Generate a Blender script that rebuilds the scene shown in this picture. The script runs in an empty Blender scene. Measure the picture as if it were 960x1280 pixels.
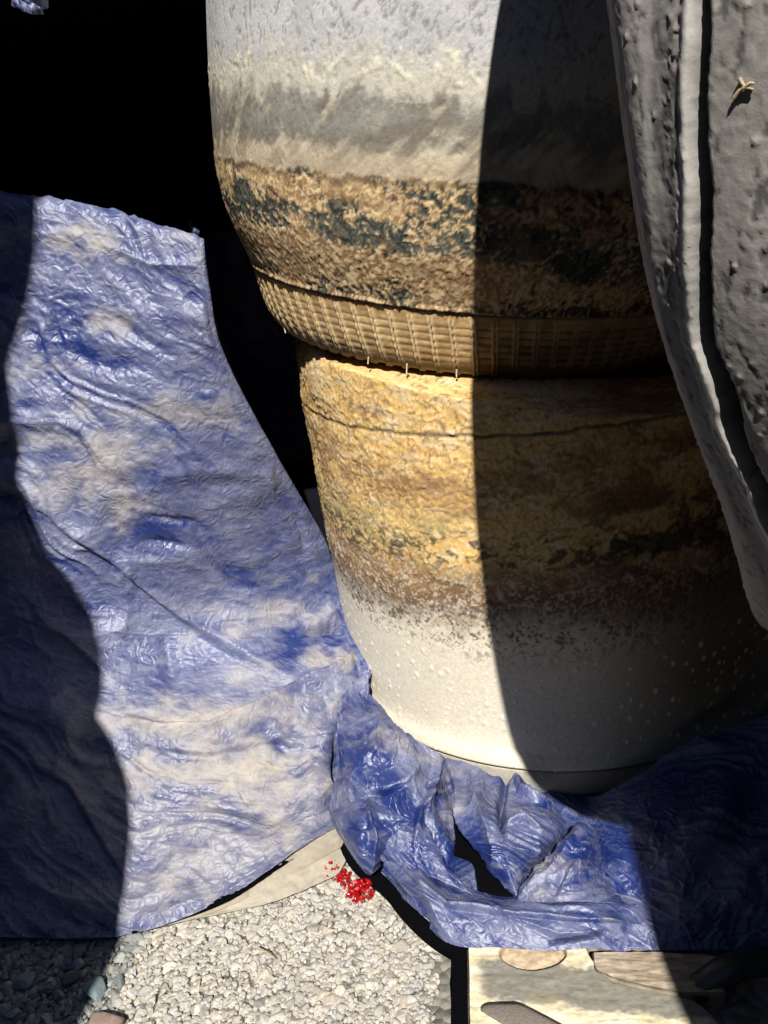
import bpy, math
import numpy as np
from math import sin, cos, pi, radians

# ------------------------------------------------------------------ camera
C = bpy.context.scene.collection
S = bpy.context.scene
F_PX, CAM_H, CAM_D, PITCH, YAW, ROLL = 1044.0, .745, 1.167, .380, -.210, -.143
CP = np.array([0, -CAM_D, CAM_H])
FW = np.array([sin(YAW)*cos(PITCH), cos(YAW)*cos(PITCH), -sin(PITCH)])
_r = np.cross(FW, [0, 0, 1]); _r /= np.linalg.norm(_r); _u = np.cross(_r, FW)
RT = cos(ROLL)*_r + sin(ROLL)*_u
UP = -sin(ROLL)*_r + cos(ROLL)*_u
cam_d = bpy.data.cameras.new('camera'); cam = bpy.data.objects.new('camera', cam_d); C.objects.link(cam)
import mathutils
M4 = mathutils.Matrix(((RT[0], UP[0], -FW[0], CP[0]), (RT[1], UP[1], -FW[1], CP[1]), (RT[2], UP[2], -FW[2], CP[2]), (0, 0, 0, 1)))
cam.matrix_world = M4
cam_d.sensor_fit = 'HORIZONTAL'; cam_d.sensor_width = 36; cam_d.lens = 36*F_PX/960
cam_d.clip_start = .02; cam_d.clip_end = 500
S.camera = cam

# ------------------------------------------------------------------ world and sun
SUN_AZ, SUN_EL = .16, .83          # azimuth to the right of -Y, elevation
SUN = np.array([sin(SUN_AZ)*cos(SUN_EL), -cos(SUN_AZ)*cos(SUN_EL), sin(SUN_EL)])
w = bpy.data.worlds.new('World'); S.world = w; w.use_nodes = True
nt = w.node_tree; bg = nt.nodes['Background']
sky = nt.nodes.new('ShaderNodeTexSky'); sky.sky_type = 'NISHITA'; sky.sun_disc = False
sky.sun_elevation = SUN_EL; sky.sun_rotation = pi - SUN_AZ
sky.dust_density = .1; sky.ozone_density = 5.0; sky.air_density = 1.0
nt.links.new(sky.outputs[0], bg.inputs[0]); bg.inputs[1].default_value = .075
sl = bpy.data.lights.new('sun', 'SUN'); sl.energy = 5; sl.angle = radians(.5); sl.color = (1, .955, .87)
so = bpy.data.objects.new('sun', sl); C.objects.link(so)
so.rotation_euler = mathutils.Vector(SUN).to_track_quat('Z', 'Y').to_euler()
S.view_settings.view_transform = 'Standard'; S.view_settings.look = 'None'
S.view_settings.exposure = .40; S.view_settings.gamma = 1
S.render.engine = 'CYCLES'

# ------------------------------------------------------------------ numpy noise
def _h(ix, iy, iz, s):
    v = (ix*374761393 + iy*668265263 + iz*2147483647 + s*974711) & 0xffffffff
    v = ((v ^ (v >> 13))*1274126177) & 0xffffffff
    v = ((v ^ (v >> 16))*2246822519) & 0xffffffff
    return ((v ^ (v >> 15)) & 0xffffff)/float(0xffffff)
def noise(x, y, z=0., s=0):
    """smooth value noise, about -1..1"""
    x, y, z = np.broadcast_arrays(np.asarray(x, float), y, z)
    ix, iy, iz = (np.floor(a).astype(np.int64) for a in (x, y, z))
    fx, fy, fz = x-ix, y-iy, z-iz
    fx, fy, fz = (a*a*a*(a*(a*6-15)+10) for a in (fx, fy, fz))
    r = 0
    for dx in (0, 1):
        for dy in (0, 1):
            for dz in (0, 1):
                r = r + _h(ix+dx, iy+dy, iz+dz, s)*(fx if dx else 1-fx)*(fy if dy else 1-fy)*(fz if dz else 1-fz)
    return r*2-1
def fbm(x, y, z=0., o=4, s=0, g=.5):
    a, t, n = 1., 0, 0
    for i in range(o):
        t = t + a*noise(x*2**i+i*17.3, y*2**i-i*9.1, z*2**i+i*4.7, s+i); n += a; a *= g
    return t/n*1.5
def worley(x, y, s=0):
    """distance to nearest point and the id of that point"""
    ix, iy = np.floor(x).astype(np.int64), np.floor(y).astype(np.int64)
    b = np.full(x.shape, 9.); idv = np.zeros(x.shape); b2 = b.copy()
    for dx in (-1, 0, 1):
        for dy in (-1, 0, 1):
            px = ix+dx+_h(ix+dx, iy+dy, 3, s); py = iy+dy+_h(ix+dx, iy+dy, 7, s)
            d = np.hypot(x-px, y-py); i2 = _h(ix+dx, iy+dy, 11, s)
            b2 = np.where(d < b, b, np.minimum(b2, d))
            idv = np.where(d < b, i2, idv); b = np.minimum(b, d)
    return b, idv, b2
def ss(a, b, x):
    t = np.clip((x-a)/(b-a), 0, 1); return t*t*(3-2*t)
def mix(a, b, m):
    a, b = np.asarray(a, float), np.asarray(b, float)
    m = np.asarray(m)[..., None]
    return a*(1-m)+b*m
def catmull(P, n):
    """P (k, m, d) interpolated along axis 0 to n samples"""
    k = len(P); t = np.linspace(0, k-1, n); i = np.clip(t.astype(int), 0, k-2); f = (t-i)
    f = f.reshape((-1,)+(1,)*(P.ndim-1))
    p0, p1, p2, p3 = P[np.clip(i-1, 0, k-1)], P[i], P[i+1], P[np.clip(i+2, 0, k-1)]
    return .5*((2*p1)+(-p0+p2)*f+(2*p0-5*p1+4*p2-p3)*f*f+(-p0+3*p1-3*p2+p3)*f**3)

# ------------------------------------------------------------------ objects
def link(name, me, parent=None, mat=None):
    o = bpy.data.objects.new(name, me); C.objects.link(o)
    if parent is not None: o.parent = parent
    if mat is not None and not me.materials: me.materials.append(mat)
    return o
def mesh(name, V, Fc, mat=None, tint=None, smooth=True, extra=None):
    me = bpy.data.meshes.new(name)
    V = np.asarray(V, np.float32).reshape(-1, 3)
    if isinstance(Fc, np.ndarray):
        n, k = Fc.shape
        me.vertices.add(len(V)); me.vertices.foreach_set('co', V.ravel())
        me.loops.add(n*k); me.loops.foreach_set('vertex_index', Fc.astype(np.int32).ravel())
        me.polygons.add(n); me.polygons.foreach_set('loop_start', np.arange(0, n*k, k, dtype=np.int32))
        me.polygons.foreach_set('loop_total', np.full(n, k, np.int32))
        me.update(calc_edges=True); me.validate()
    else:
        me.from_pydata(V.tolist(), [], Fc); me.update()
    if smooth: me.polygons.foreach_set('use_smooth', np.ones(len(me.polygons), bool))
    if tint is not None:
        a = me.color_attributes.new('tint', 'FLOAT_COLOR', 'POINT')
        c = np.ones((len(V), 4), np.float32); c[:, :3] = np.asarray(tint).reshape(-1, 3)
        if extra is not None: c[:, 3] = np.asarray(extra).ravel()
        a.data.foreach_set('color', c.ravel())
    if mat: me.materials.append(mat)
    return me
def grid_faces(nu, nv, wrap=False):
    i = np.arange(nu if wrap else nu-1)[:, None]; j = np.arange(nv-1)[None, :]
    a = i*nv+j; b = ((i+1) % nu)*nv+j
    return np.stack([a, b, b+1, a+1], -1).reshape(-1, 4)
def empty(name, loc=(0, 0, 0)):
    o = bpy.data.objects.new(name, None); C.objects.link(o); o.location = loc; o.empty_display_size = .05; return o
def tag(o, label=None, cat=None, group=None, kind=None):
    for k, v in (('label', label), ('category', cat), ('group', group), ('kind', kind)):
        if v: o[k] = v
    return o

# ------------------------------------------------------------------ materials
def material(name, base=(.5, .5, .5), rough=.6, spec=.5, use_tint=True, grain=0, grain_scale=300, bump=0, bump_scale=400, bump_dist=.001,
             rough_from_alpha=False, bump2=None, coat=0, streak=None):
    m = bpy.data.materials.new(name); m.use_nodes = True; t = m.node_tree; N = t.nodes; L = t.links
    b = N['Principled BSDF']; b.inputs['Roughness'].default_value = rough; b.inputs['Specular IOR Level'].default_value = spec
    b.inputs['Coat Weight'].default_value = coat
    tc = N.new('ShaderNodeTexCoord')
    if use_tint:
        a = N.new('ShaderNodeVertexColor'); a.layer_name = 'tint'; col = a.outputs[0]
        if rough_from_alpha: L.new(a.outputs[1], b.inputs['Roughness'])
    else:
        rgb = N.new('ShaderNodeRGB'); rgb.outputs[0].default_value = (*base, 1); col = rgb.outputs[0]
    if grain:
        n = N.new('ShaderNodeTexNoise'); n.inputs['Scale'].default_value = grain_scale; n.inputs['Detail'].default_value = 5
        n.inputs['Roughness'].default_value = .65
        L.new(tc.outputs['Object'], n.inputs['Vector'])
        mr = N.new('ShaderNodeMapRange'); mr.inputs[1].default_value = .25; mr.inputs[2].default_value = .75
        mr.inputs[3].default_value = 1-grain; mr.inputs[4].default_value = 1+grain
        L.new(n.outputs[0], mr.inputs[0])
        vm = N.new('ShaderNodeVectorMath'); vm.operation = 'SCALE'
        L.new(col, vm.inputs[0]); L.new(mr.outputs[0], vm.inputs['Scale']); col = vm.outputs[0]
    L.new(col, b.inputs['Base Color'])
    if bump:
        n2 = N.new('ShaderNodeTexNoise'); n2.inputs['Scale'].default_value = bump_scale; n2.inputs['Detail'].default_value = 6
        n2.inputs['Roughness'].default_value = .6
        L.new(tc.outputs['Object'], n2.inputs['Vector'])
        bm = N.new('ShaderNodeBump'); bm.inputs['Strength'].default_value = bump; bm.inputs['Distance'].default_value = bump_dist
        L.new(n2.outputs[0], bm.inputs['Height']); out = bm
        if bump2:
            v = N.new('ShaderNodeTexVoronoi'); v.feature = 'DISTANCE_TO_EDGE'; v.inputs['Scale'].default_value = bump2[0]
            n3 = N.new('ShaderNodeTexNoise'); n3.inputs['Scale'].default_value = bump2[0]*.6
            L.new(tc.outputs['Object'], n3.inputs['Vector'])
            ad = N.new('ShaderNodeVectorMath'); ad.operation = 'MULTIPLY_ADD'; ad.inputs[1].default_value = (bump2[2],)*3
            L.new(n3.outputs['Color'], ad.inputs[0]); L.new(tc.outputs['Object'], ad.inputs[2])
            L.new(ad.outputs[0], v.inputs['Vector'])
            b2 = N.new('ShaderNodeBump'); b2.inputs['Strength'].default_value = 1; b2.inputs['Distance'].default_value = bump2[1]
            L.new(v.outputs['Distance'], b2.inputs['Height']); L.new(bm.outputs[0], b2.inputs['Normal']); out = b2
        L.new(out.outputs[0], b.inputs['Normal'])
    return m
M_mud = material('muddy_rubber', rough=.85, spec=.25, grain=.14, grain_scale=420, bump=.5, bump_scale=330, bump_dist=.0012, rough_from_alpha=True)
M_worn = material('worn_grey_rubber', rough=.7, spec=.35, grain=.14, grain_scale=300, bump=.35, bump_scale=300, bump_dist=.0008, rough_from_alpha=True)
M_rubber = material('black_rubber', (.022, .022, .024), rough=.6, use_tint=False, grain=.3, grain_scale=60, bump=.4, bump_scale=200)
M_tarp = material('dusty_blue_nylon', rough=.42, spec=1.0, grain=.08, grain_scale=500, bump=.3, bump_scale=600, bump_dist=.0003,
                  rough_from_alpha=True, bump2=(60, .0022, .06))
M_lining = material('beige_lining', rough=.85, grain=.15, grain_scale=200, bump=.4, bump_scale=200)
M_stone = material('aggregate_stone', rough=.85, spec=.3, grain=.3, grain_scale=420, bump=.8, bump_scale=500, bump_dist=.001)
M_black = material('deep_shade_black', (.006, .006, .009), rough=.8, spec=.1, use_tint=False)  # near black, keeps the added blockers and the ground shade sheet dark
M_panel = material('cream_weathered_board', rough=.75, grain=.18, grain_scale=120, bump=.5, bump_scale=220, bump_dist=.0006)
M_ref = None
m = bpy.data.materials.new('red_lens_plastic'); m.use_nodes = True; b = m.node_tree.nodes['Principled BSDF']
b.inputs['Base Color'].default_value = (.55, .004, .008, 1); b.inputs['Roughness'].default_value = .12
b.inputs['Transmission Weight'].default_value = .45; b.inputs['IOR'].default_value = 1.49
M_red = m
M_pink = m.copy(); M_pink.name = 'frosted_red_plastic'; M_pink.node_tree.nodes['Principled BSDF'].inputs['Base Color'].default_value = (.70, .16, .15, 1); M_pink.node_tree.nodes['Principled BSDF'].inputs['Roughness'].default_value = .3
# asphalt sheet
m = bpy.data.materials.new('asphalt'); m.use_nodes = True; t = m.node_tree; N, L = t.nodes, t.links; b = N['Principled BSDF']
tc = N.new('ShaderNodeTexCoord'); v = N.new('ShaderNodeTexVoronoi'); v.inputs['Scale'].default_value = 110
L.new(tc.outputs['Object'], v.inputs['Vector'])
n = N.new('ShaderNodeTexNoise'); n.inputs['Scale'].default_value = 3; n.inputs['Detail'].default_value = 8; L.new(tc.outputs['Object'], n.inputs['Vector'])
cr = N.new('ShaderNodeValToRGB'); cr.color_ramp.elements[0].color = (.10, .095, .085, 1); cr.color_ramp.elements[1].color = (.32, .30, .26, 1)
L.new(v.outputs['Color'], cr.inputs[0]); L.new(cr.outputs[0], b.inputs['Base Color']); b.inputs['Roughness'].default_value = .9
bm = N.new('ShaderNodeBump'); bm.inputs['Distance'].default_value = .004; L.new(v.outputs['Distance'], bm.inputs['Height']); bm.invert = True
L.new(bm.outputs[0], b.inputs['Normal']); M_asphalt = m

# ------------------------------------------------------------------ geometry helpers that read the camera's rays
def ray(px, py):
    px, py = np.asarray(px, float), np.asarray(py, float)
    d = FW + ((px-480)/F_PX)[..., None]*RT - ((py-640)/F_PX)[..., None]*UP
    return d/np.linalg.norm(d, axis=-1, keepdims=True)
def at(px, py, q):
    """point on the sight line: q < .85 is a height above ground, else a distance in metres"""
    d = ray(px, py); t = (q-CAM_H)/d[2] if q < .85 else q
    return CP+t*d

# ------------------------------------------------------------------ ground
me = mesh('ground', [(-60, -60, -.004), (60, -60, -.004), (60, 60, -.004), (-60, 60, -.004)], [(0, 1, 2, 3)], M_asphalt, smooth=False)
tag(link('ground', me), kind='structure')

def ico(sub):
    p = (1+5**.5)/2
    V = np.array([(-1, p, 0), (1, p, 0), (-1, -p, 0), (1, -p, 0), (0, -1, p), (0, 1, p), (0, -1, -p), (0, 1, -p), (p, 0, -1), (p, 0, 1), (-p, 0, -1), (-p, 0, 1)], float)
    V /= np.linalg.norm(V[0])
    Fc = [(0, 11, 5), (0, 5, 1), (0, 1, 7), (0, 7, 10), (0, 10, 11), (1, 5, 9), (5, 11, 4), (11, 10, 2), (10, 7, 6), (7, 1, 8), (3, 9, 4), (3, 4, 2), (3, 2, 6), (3, 6, 8), (3, 8, 9), (4, 9, 5), (2, 4, 11), (6, 2, 10), (8, 6, 7), (9, 8, 1)]
    for _ in range(sub):
        V = list(map(tuple, V)); c = {}; nf = []
        def mid(a, b):
            k = (min(a, b), max(a, b))
            if k not in c:
                q = (np.array(V[a])+np.array(V[b])); q /= np.linalg.norm(q); c[k] = len(V); V.append(tuple(q))
            return c[k]
        for a, b_, d in Fc:
            x, y, z = mid(a, b_), mid(b_, d), mid(d, a); nf += [(a, x, z), (b_, y, x), (d, z, y), (x, y, z)]
        V, Fc = np.array(V), nf
    return np.array(V), np.array(Fc)
def stone_shape(rng, sub=1, cuts=9, flat=.75):
    """an angular pebble: a ball with planes cut off it"""
    V, Fc = ico(sub); V = V*1.0
    for _ in range(cuts):
        n = rng.normal(size=3); n /= np.linalg.norm(n); d = rng.uniform(.42, .75)
        k = V@n; V = np.where((k > d)[:, None], V-(k-d)[:, None]*n, V)
    V *= np.array([1, rng.uniform(.7, 1), flat*rng.uniform(.7, 1)])
    return V, Fc
rng = np.random.default_rng(4)
shapes = [stone_shape(rng, 2, 12) for _ in range(16)]
shapes0 = [stone_shape(rng, 0) for _ in range(10)]
def scatter(name, x0, x1, y0, y1, step, size, shp, seed, zoff=0, keep=None, dark=None):
    rng = np.random.default_rng(seed)
    VV, FF, CC = [], [], []; n = 0
    for x in np.arange(x0, x1, step):
        for y in np.arange(y0, y1, step):
            px, py = x+rng.uniform(-.5, .5)*step, y+rng.uniform(-.5, .5)*step
            if keep is not None and not keep(px, py, rng): continue
            V, Fc = shp[rng.integers(len(shp))]
            s = size*np.exp(rng.normal(0, .26)); a = rng.uniform(0, 2*pi); ca, sa = cos(a), sin(a)
            t = rng.normal(0, .25, 2)
            P = V@np.array([[ca, sa, t[0]], [-sa, ca, t[1]], [0, 0, 1]])*s
            P = P+(px, py, zoff+s*rng.uniform(-.50, -.34))
            g = np.clip(rng.normal(.45, .05), .25, .7); hue = rng.normal(0, .02)
            if rng.random() < .08: g *= .7
            c = np.array([g*(1.03+hue), g*(.97), g*(.87-hue*1.5)])
            if px < -.47: c = c*np.array([.62, .68, .72])*(rng.uniform(.55, 1.25))  # stones at left: shade put into the colour, darker and bluer
            VV.append(P); FF.append(Fc+n); CC.append(np.repeat(c[None], len(V), 0)); n += len(V)
    me = mesh(name, np.concatenate(VV), np.concatenate(FF), M_stone, np.concatenate(CC), smooth=False)
    return tag(link(name, me), kind='stuff')
def keep_g(x, y, rng): return not (-.143+.004*rng.normal() < x < .20 and y < -.515)
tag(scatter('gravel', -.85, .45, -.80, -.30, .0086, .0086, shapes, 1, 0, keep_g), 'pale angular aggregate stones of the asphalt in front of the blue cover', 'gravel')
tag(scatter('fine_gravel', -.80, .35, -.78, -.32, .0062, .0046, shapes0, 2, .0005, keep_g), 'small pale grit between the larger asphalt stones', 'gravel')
# larger stones that sit loose in the shade on the left
rng = np.random.default_rng(11)
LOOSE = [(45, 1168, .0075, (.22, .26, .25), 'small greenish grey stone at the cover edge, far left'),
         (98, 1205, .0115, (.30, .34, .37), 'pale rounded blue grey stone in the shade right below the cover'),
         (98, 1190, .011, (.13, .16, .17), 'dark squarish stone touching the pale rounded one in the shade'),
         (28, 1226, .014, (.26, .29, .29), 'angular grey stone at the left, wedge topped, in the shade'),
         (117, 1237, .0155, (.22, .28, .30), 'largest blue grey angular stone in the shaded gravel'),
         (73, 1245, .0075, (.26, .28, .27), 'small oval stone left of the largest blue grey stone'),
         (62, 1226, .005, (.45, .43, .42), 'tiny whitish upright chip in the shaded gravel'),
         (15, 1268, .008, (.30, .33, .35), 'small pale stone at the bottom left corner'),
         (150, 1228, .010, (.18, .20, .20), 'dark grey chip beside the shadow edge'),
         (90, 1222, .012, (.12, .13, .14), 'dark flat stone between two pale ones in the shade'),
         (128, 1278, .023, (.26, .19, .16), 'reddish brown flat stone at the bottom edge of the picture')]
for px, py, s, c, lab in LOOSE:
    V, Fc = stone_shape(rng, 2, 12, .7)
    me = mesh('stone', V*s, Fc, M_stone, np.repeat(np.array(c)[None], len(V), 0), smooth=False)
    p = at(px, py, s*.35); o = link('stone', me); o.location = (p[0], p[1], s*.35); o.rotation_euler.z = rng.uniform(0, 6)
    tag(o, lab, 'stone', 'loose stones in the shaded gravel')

# ------------------------------------------------------------------ tyres
def lathe_coarse(prof, seg):
    th = np.linspace(0, 2*pi, seg, endpoint=False)
    P = np.array(prof, float)
    V = np.stack([P[None, :, 1]*np.cos(th)[:, None], P[None, :, 1]*np.sin(th)[:, None], np.repeat(P[None, :, 0], seg, 0)], -1)
    return V.reshape(-1, 3), grid_faces(seg, len(P), True)
def dense_prof(prof, ds):
    P = catmull(np.array(prof, float)[:, None, :], 600)[:, 0]
    l = np.concatenate([[0], np.cumsum(np.hypot(*np.diff(P, axis=0).T))])
    n = max(8, int(l[-1]/ds)); q = np.linspace(0, l[-1], n)
    return np.stack([np.interp(q, l, P[:, 0]), np.interp(q, l, P[:, 1])], -1)
def dense_angles(a0, a1, ds_ang, coarse=48):
    d = np.arange(a0, a1, ds_ang); r = np.linspace(a1, a0+2*pi, coarse, endpoint=False)
    return np.concatenate([d, r])
def tyre_shell(prof, ang, ds, fn, M, name, mat, parent, post=None, axial=None):
    P = dense_prof(prof, ds)
    if ds < .001: k = (P[:, 0] < -.085) | (np.arange(len(P)) % 9 == 0); P = P[k]
    T = np.gradient(P, axis=0); T /= np.linalg.norm(T, axis=1, keepdims=True)
    nh, nr = -T[:, 1], T[:, 0]          # outward normal for a profile that runs upwards
    th = ang[:, None]; h = P[None, :, 0]; r = P[None, :, 1]
    dr, col, rough = fn(th+0*h, h+0*th, r+0*th)
    hh = h+nh[None]*dr; rr = r+nr[None]*dr
    if axial is not None: hh = hh+axial(th, h)
    V = np.stack([rr*np.cos(th), rr*np.sin(th), hh], -1)
    V = V.reshape(-1, 3)@np.array(M.to_3x3()).T+np.array(M.translation)
    if post is not None: V = post(V)
    me = mesh(name, V, grid_faces(len(ang), len(P), True), mat, col, extra=rough)
    return link(name, me, parent)
def frame_from_axis(n, loc):
    n = np.array(n, float); n /= np.linalg.norm(n)
    e1 = np.cross([0, 1, 0], n); e1 /= np.linalg.norm(e1); e2 = np.cross(n, e1)
    m = mathutils.Matrix.Identity(4)
    for i in range(3): m[i][0], m[i][1], m[i][2], m[i][3] = e1[i], e2[i], n[i], loc[i]
    return m
def apply(M, V): return np.asarray(V)@np.array(M.to_3x3()).T+np.array(M.translation)

UA = np.array([-.084, -.019, .560]); UN = np.array([.193, -.035, 1.]); UN /= np.linalg.norm(UN)

def worm(a, b, s, k=1.):
    """curly mud crust pattern 0..1"""
    wx = fbm(a*.35, b*.35, 0, 3, s+20)*1.8; wy = fbm(a*.35+40, b*.35, 0, 3, s+30)*1.8
    return fbm(a+wx, b+wy, 0, 3, s)

# --- lower tyre: z is the height
def fn_low(th, h, r):
    a = th*.33; X, Z = a*1000, h*1000                # millimetres along the surface
    wav = fbm(X/90, Z/90, 0, 3, 5)*14
    z = h*1000+wav*.8+24-np.clip((X+520)*.0, -20, 20)
    z = np.where(z > 440, h*1000+wav*.8+24*ss(520, 440, h*1000), z)
    w1 = worm(X/7, Z/5, 1); w2 = worm(X/3.6, Z/3.4, 2); big = fbm(X/60, Z/28, 0, 4, 3); fine = fbm(X/2.6, Z/2.6, 0, 2, 9)
    left = ss(-1.2, -2.6, th)                          # 1 towards the left silhouette
    gold = mix((.66, .42, .15), (.74, .55, .28), ss(-.3, .6, w2))
    gold = mix(gold, (.50, .26, .07), ss(.1, .9, big)*.6)
    brown = mix((.26, .15, .08), (.40, .25, .12), ss(-.5, .5, w1))
    darkc = mix((.05, .045, .04), (.15, .12, .08), ss(-.4, .6, w2))
    cream = np.zeros(z.shape+(3,))+np.array((.74, .68, .56))
    yel = mix((.46, .40, .19), (.66, .50, .20), ss(-.4, .4, w2))
    col = mix(gold, (.72, .60, .40), ss(.1, .7, fbm(X/24, Z/13, 0, 4, 14))*.6)
    col = mix(col, (.22, .14, .08), ss(.25, .6, worm(X/5, Z/5, 15)+.4*big)*.7)
    # below the upper line the crust breaks up: gold, brown, some dark
    m = ss(500, 440, z)*ss(.0, .5, w1+big*.9-.15); col = mix(col, brown, m*.8)
    m = ss(430, 375, z)*ss(340, 372, z)*ss(-.3, .3, w1+big); col = mix(col, yel, m*.8)
    m = ss(400, 370, z)*ss(325, 350, z)*ss(-.1, .35, w1+.35*big); col = mix(col, darkc, m*.85)
    m = ss(352, 325, z); col = mix(col, brown, m*.9)
    m = ss(335, 300, z)*ss(268, 292, z)*(.55+.45*ss(-.4, .4, fbm(X/30, Z/18, 0, 3, 16))); col = mix(col, (.15, .085, .055), m*.8)
    col = mix(col, (.30, .27, .24), ss(300, 285, z)*ss(225, 262, z)*.5)
    spk = ss(.18, .42, w2+.25*fine); m = spk*ss(352, 330, z)*ss(262, 290, z); col = mix(col, (.52, .46, .36), m*.85)
    m = ss(292, 244, z+12*w1+8*w2); col = mix(col, cream, m)
    pits = ss(.22, .5, worm(X/4.2, Z/4.2, 6)+.35*fine)*ss(205, 262, z)*ss(300, 285, z)
    col = mix(col, (.09, .08, .07), pits*.9)
    # right side: browner and darker
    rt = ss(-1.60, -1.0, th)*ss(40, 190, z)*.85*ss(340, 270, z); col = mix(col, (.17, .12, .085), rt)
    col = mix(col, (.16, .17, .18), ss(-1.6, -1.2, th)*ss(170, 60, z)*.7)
    col = mix(col, (.24, .11, .05), ss(-1.62, -1.3, th)*ss(330, 400, z)*.6*ss(-.6, .4, big+.4*w1))
    col = mix(col, (.055, .05, .045), ss(-1.6, -1.3, th)*ss(300, 330, z)*ss(440, 380, z)*.75*ss(-.4, .4, big+.5*w1))
    col = mix(col, (.50, .42, .32), ss(-1.6, -1.3, th)*ss(.1, .35, w2)*ss(18, 4, np.abs(z-322+0*Z))*.7)
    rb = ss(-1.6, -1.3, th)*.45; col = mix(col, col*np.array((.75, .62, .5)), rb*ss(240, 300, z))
    # drops of dried splash
    d, i, _ = worley(X/15, Z/19, 21); rad = .05+.17*i**3; dro = ss(rad+.05, rad-.02, d)*ss(250, 215, z)
    ring = ss(.03, 0, np.abs(d-rad))*dro
    col = mix(col, (.82, .78, .68), dro*.9*(i > .35))
    # the ring line round the top and the edge of the foot
    line = ss(3.2, 0.5, np.abs(Z-480-1.5*fbm(X/20, 0*Z, 0, 2, 8)))
    col = mix(col, (.10, .07, .04), line*.8)
    l2 = ss(2.5, .3, np.abs(Z-(545-.00075*(X+1070)**2*0-38*ss(-620, -860, X)-0)-2*w1))*0
    foot = ss(2.4, .6, np.abs(Z-47)); col = mix(col, (.08, .07, .06), foot*.8)
    col = mix(col, (.36, .35, .31), ss(47, 44, Z)*.8)
    col = col*(1+.10*fine[..., None])
    crust = ss(.0, .45, w1)*.9+ss(.05, .4, w2)*.55
    cm = ss(265, 300, z)
    dr = .0011*crust*cm+.0004*fine*cm+.0022*fbm(X/55, Z/40, 0, 3, 12)*cm
    dr = dr-.0016*line-.003*foot+.0009*dro*(i > .35)-.0007*pits
    # a lace of small chevrons pressed into the top shoulder
    shl = ss(535, 542, Z)*ss(560, 552, Z); chev = ss(.25, 0, np.abs(((X/7+np.abs(((Z-547)/6)))) % 1-.5))
    dr = dr+.0012*chev*shl*ss(-1.2, -1.5, th)
    rough = np.clip(.9-.25*dro-.2*ss(240, 200, z), .3, 1)
    return dr, col, rough
def squash_low(V):
    zp = UA[2]-.017-(UN[0]*(V[:, 0]-UA[0])+UN[1]*(V[:, 1]-UA[1]))/UN[2]
    over = np.maximum(V[:, 2]-zp+.012, 0)*(V[:, 2] > .40)
    V[:, 2] -= over*.80
    k = 1-.55*np.minimum(over, .07)/.33
    V[:, 0] *= k; V[:, 1] *= k
    return V
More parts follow.
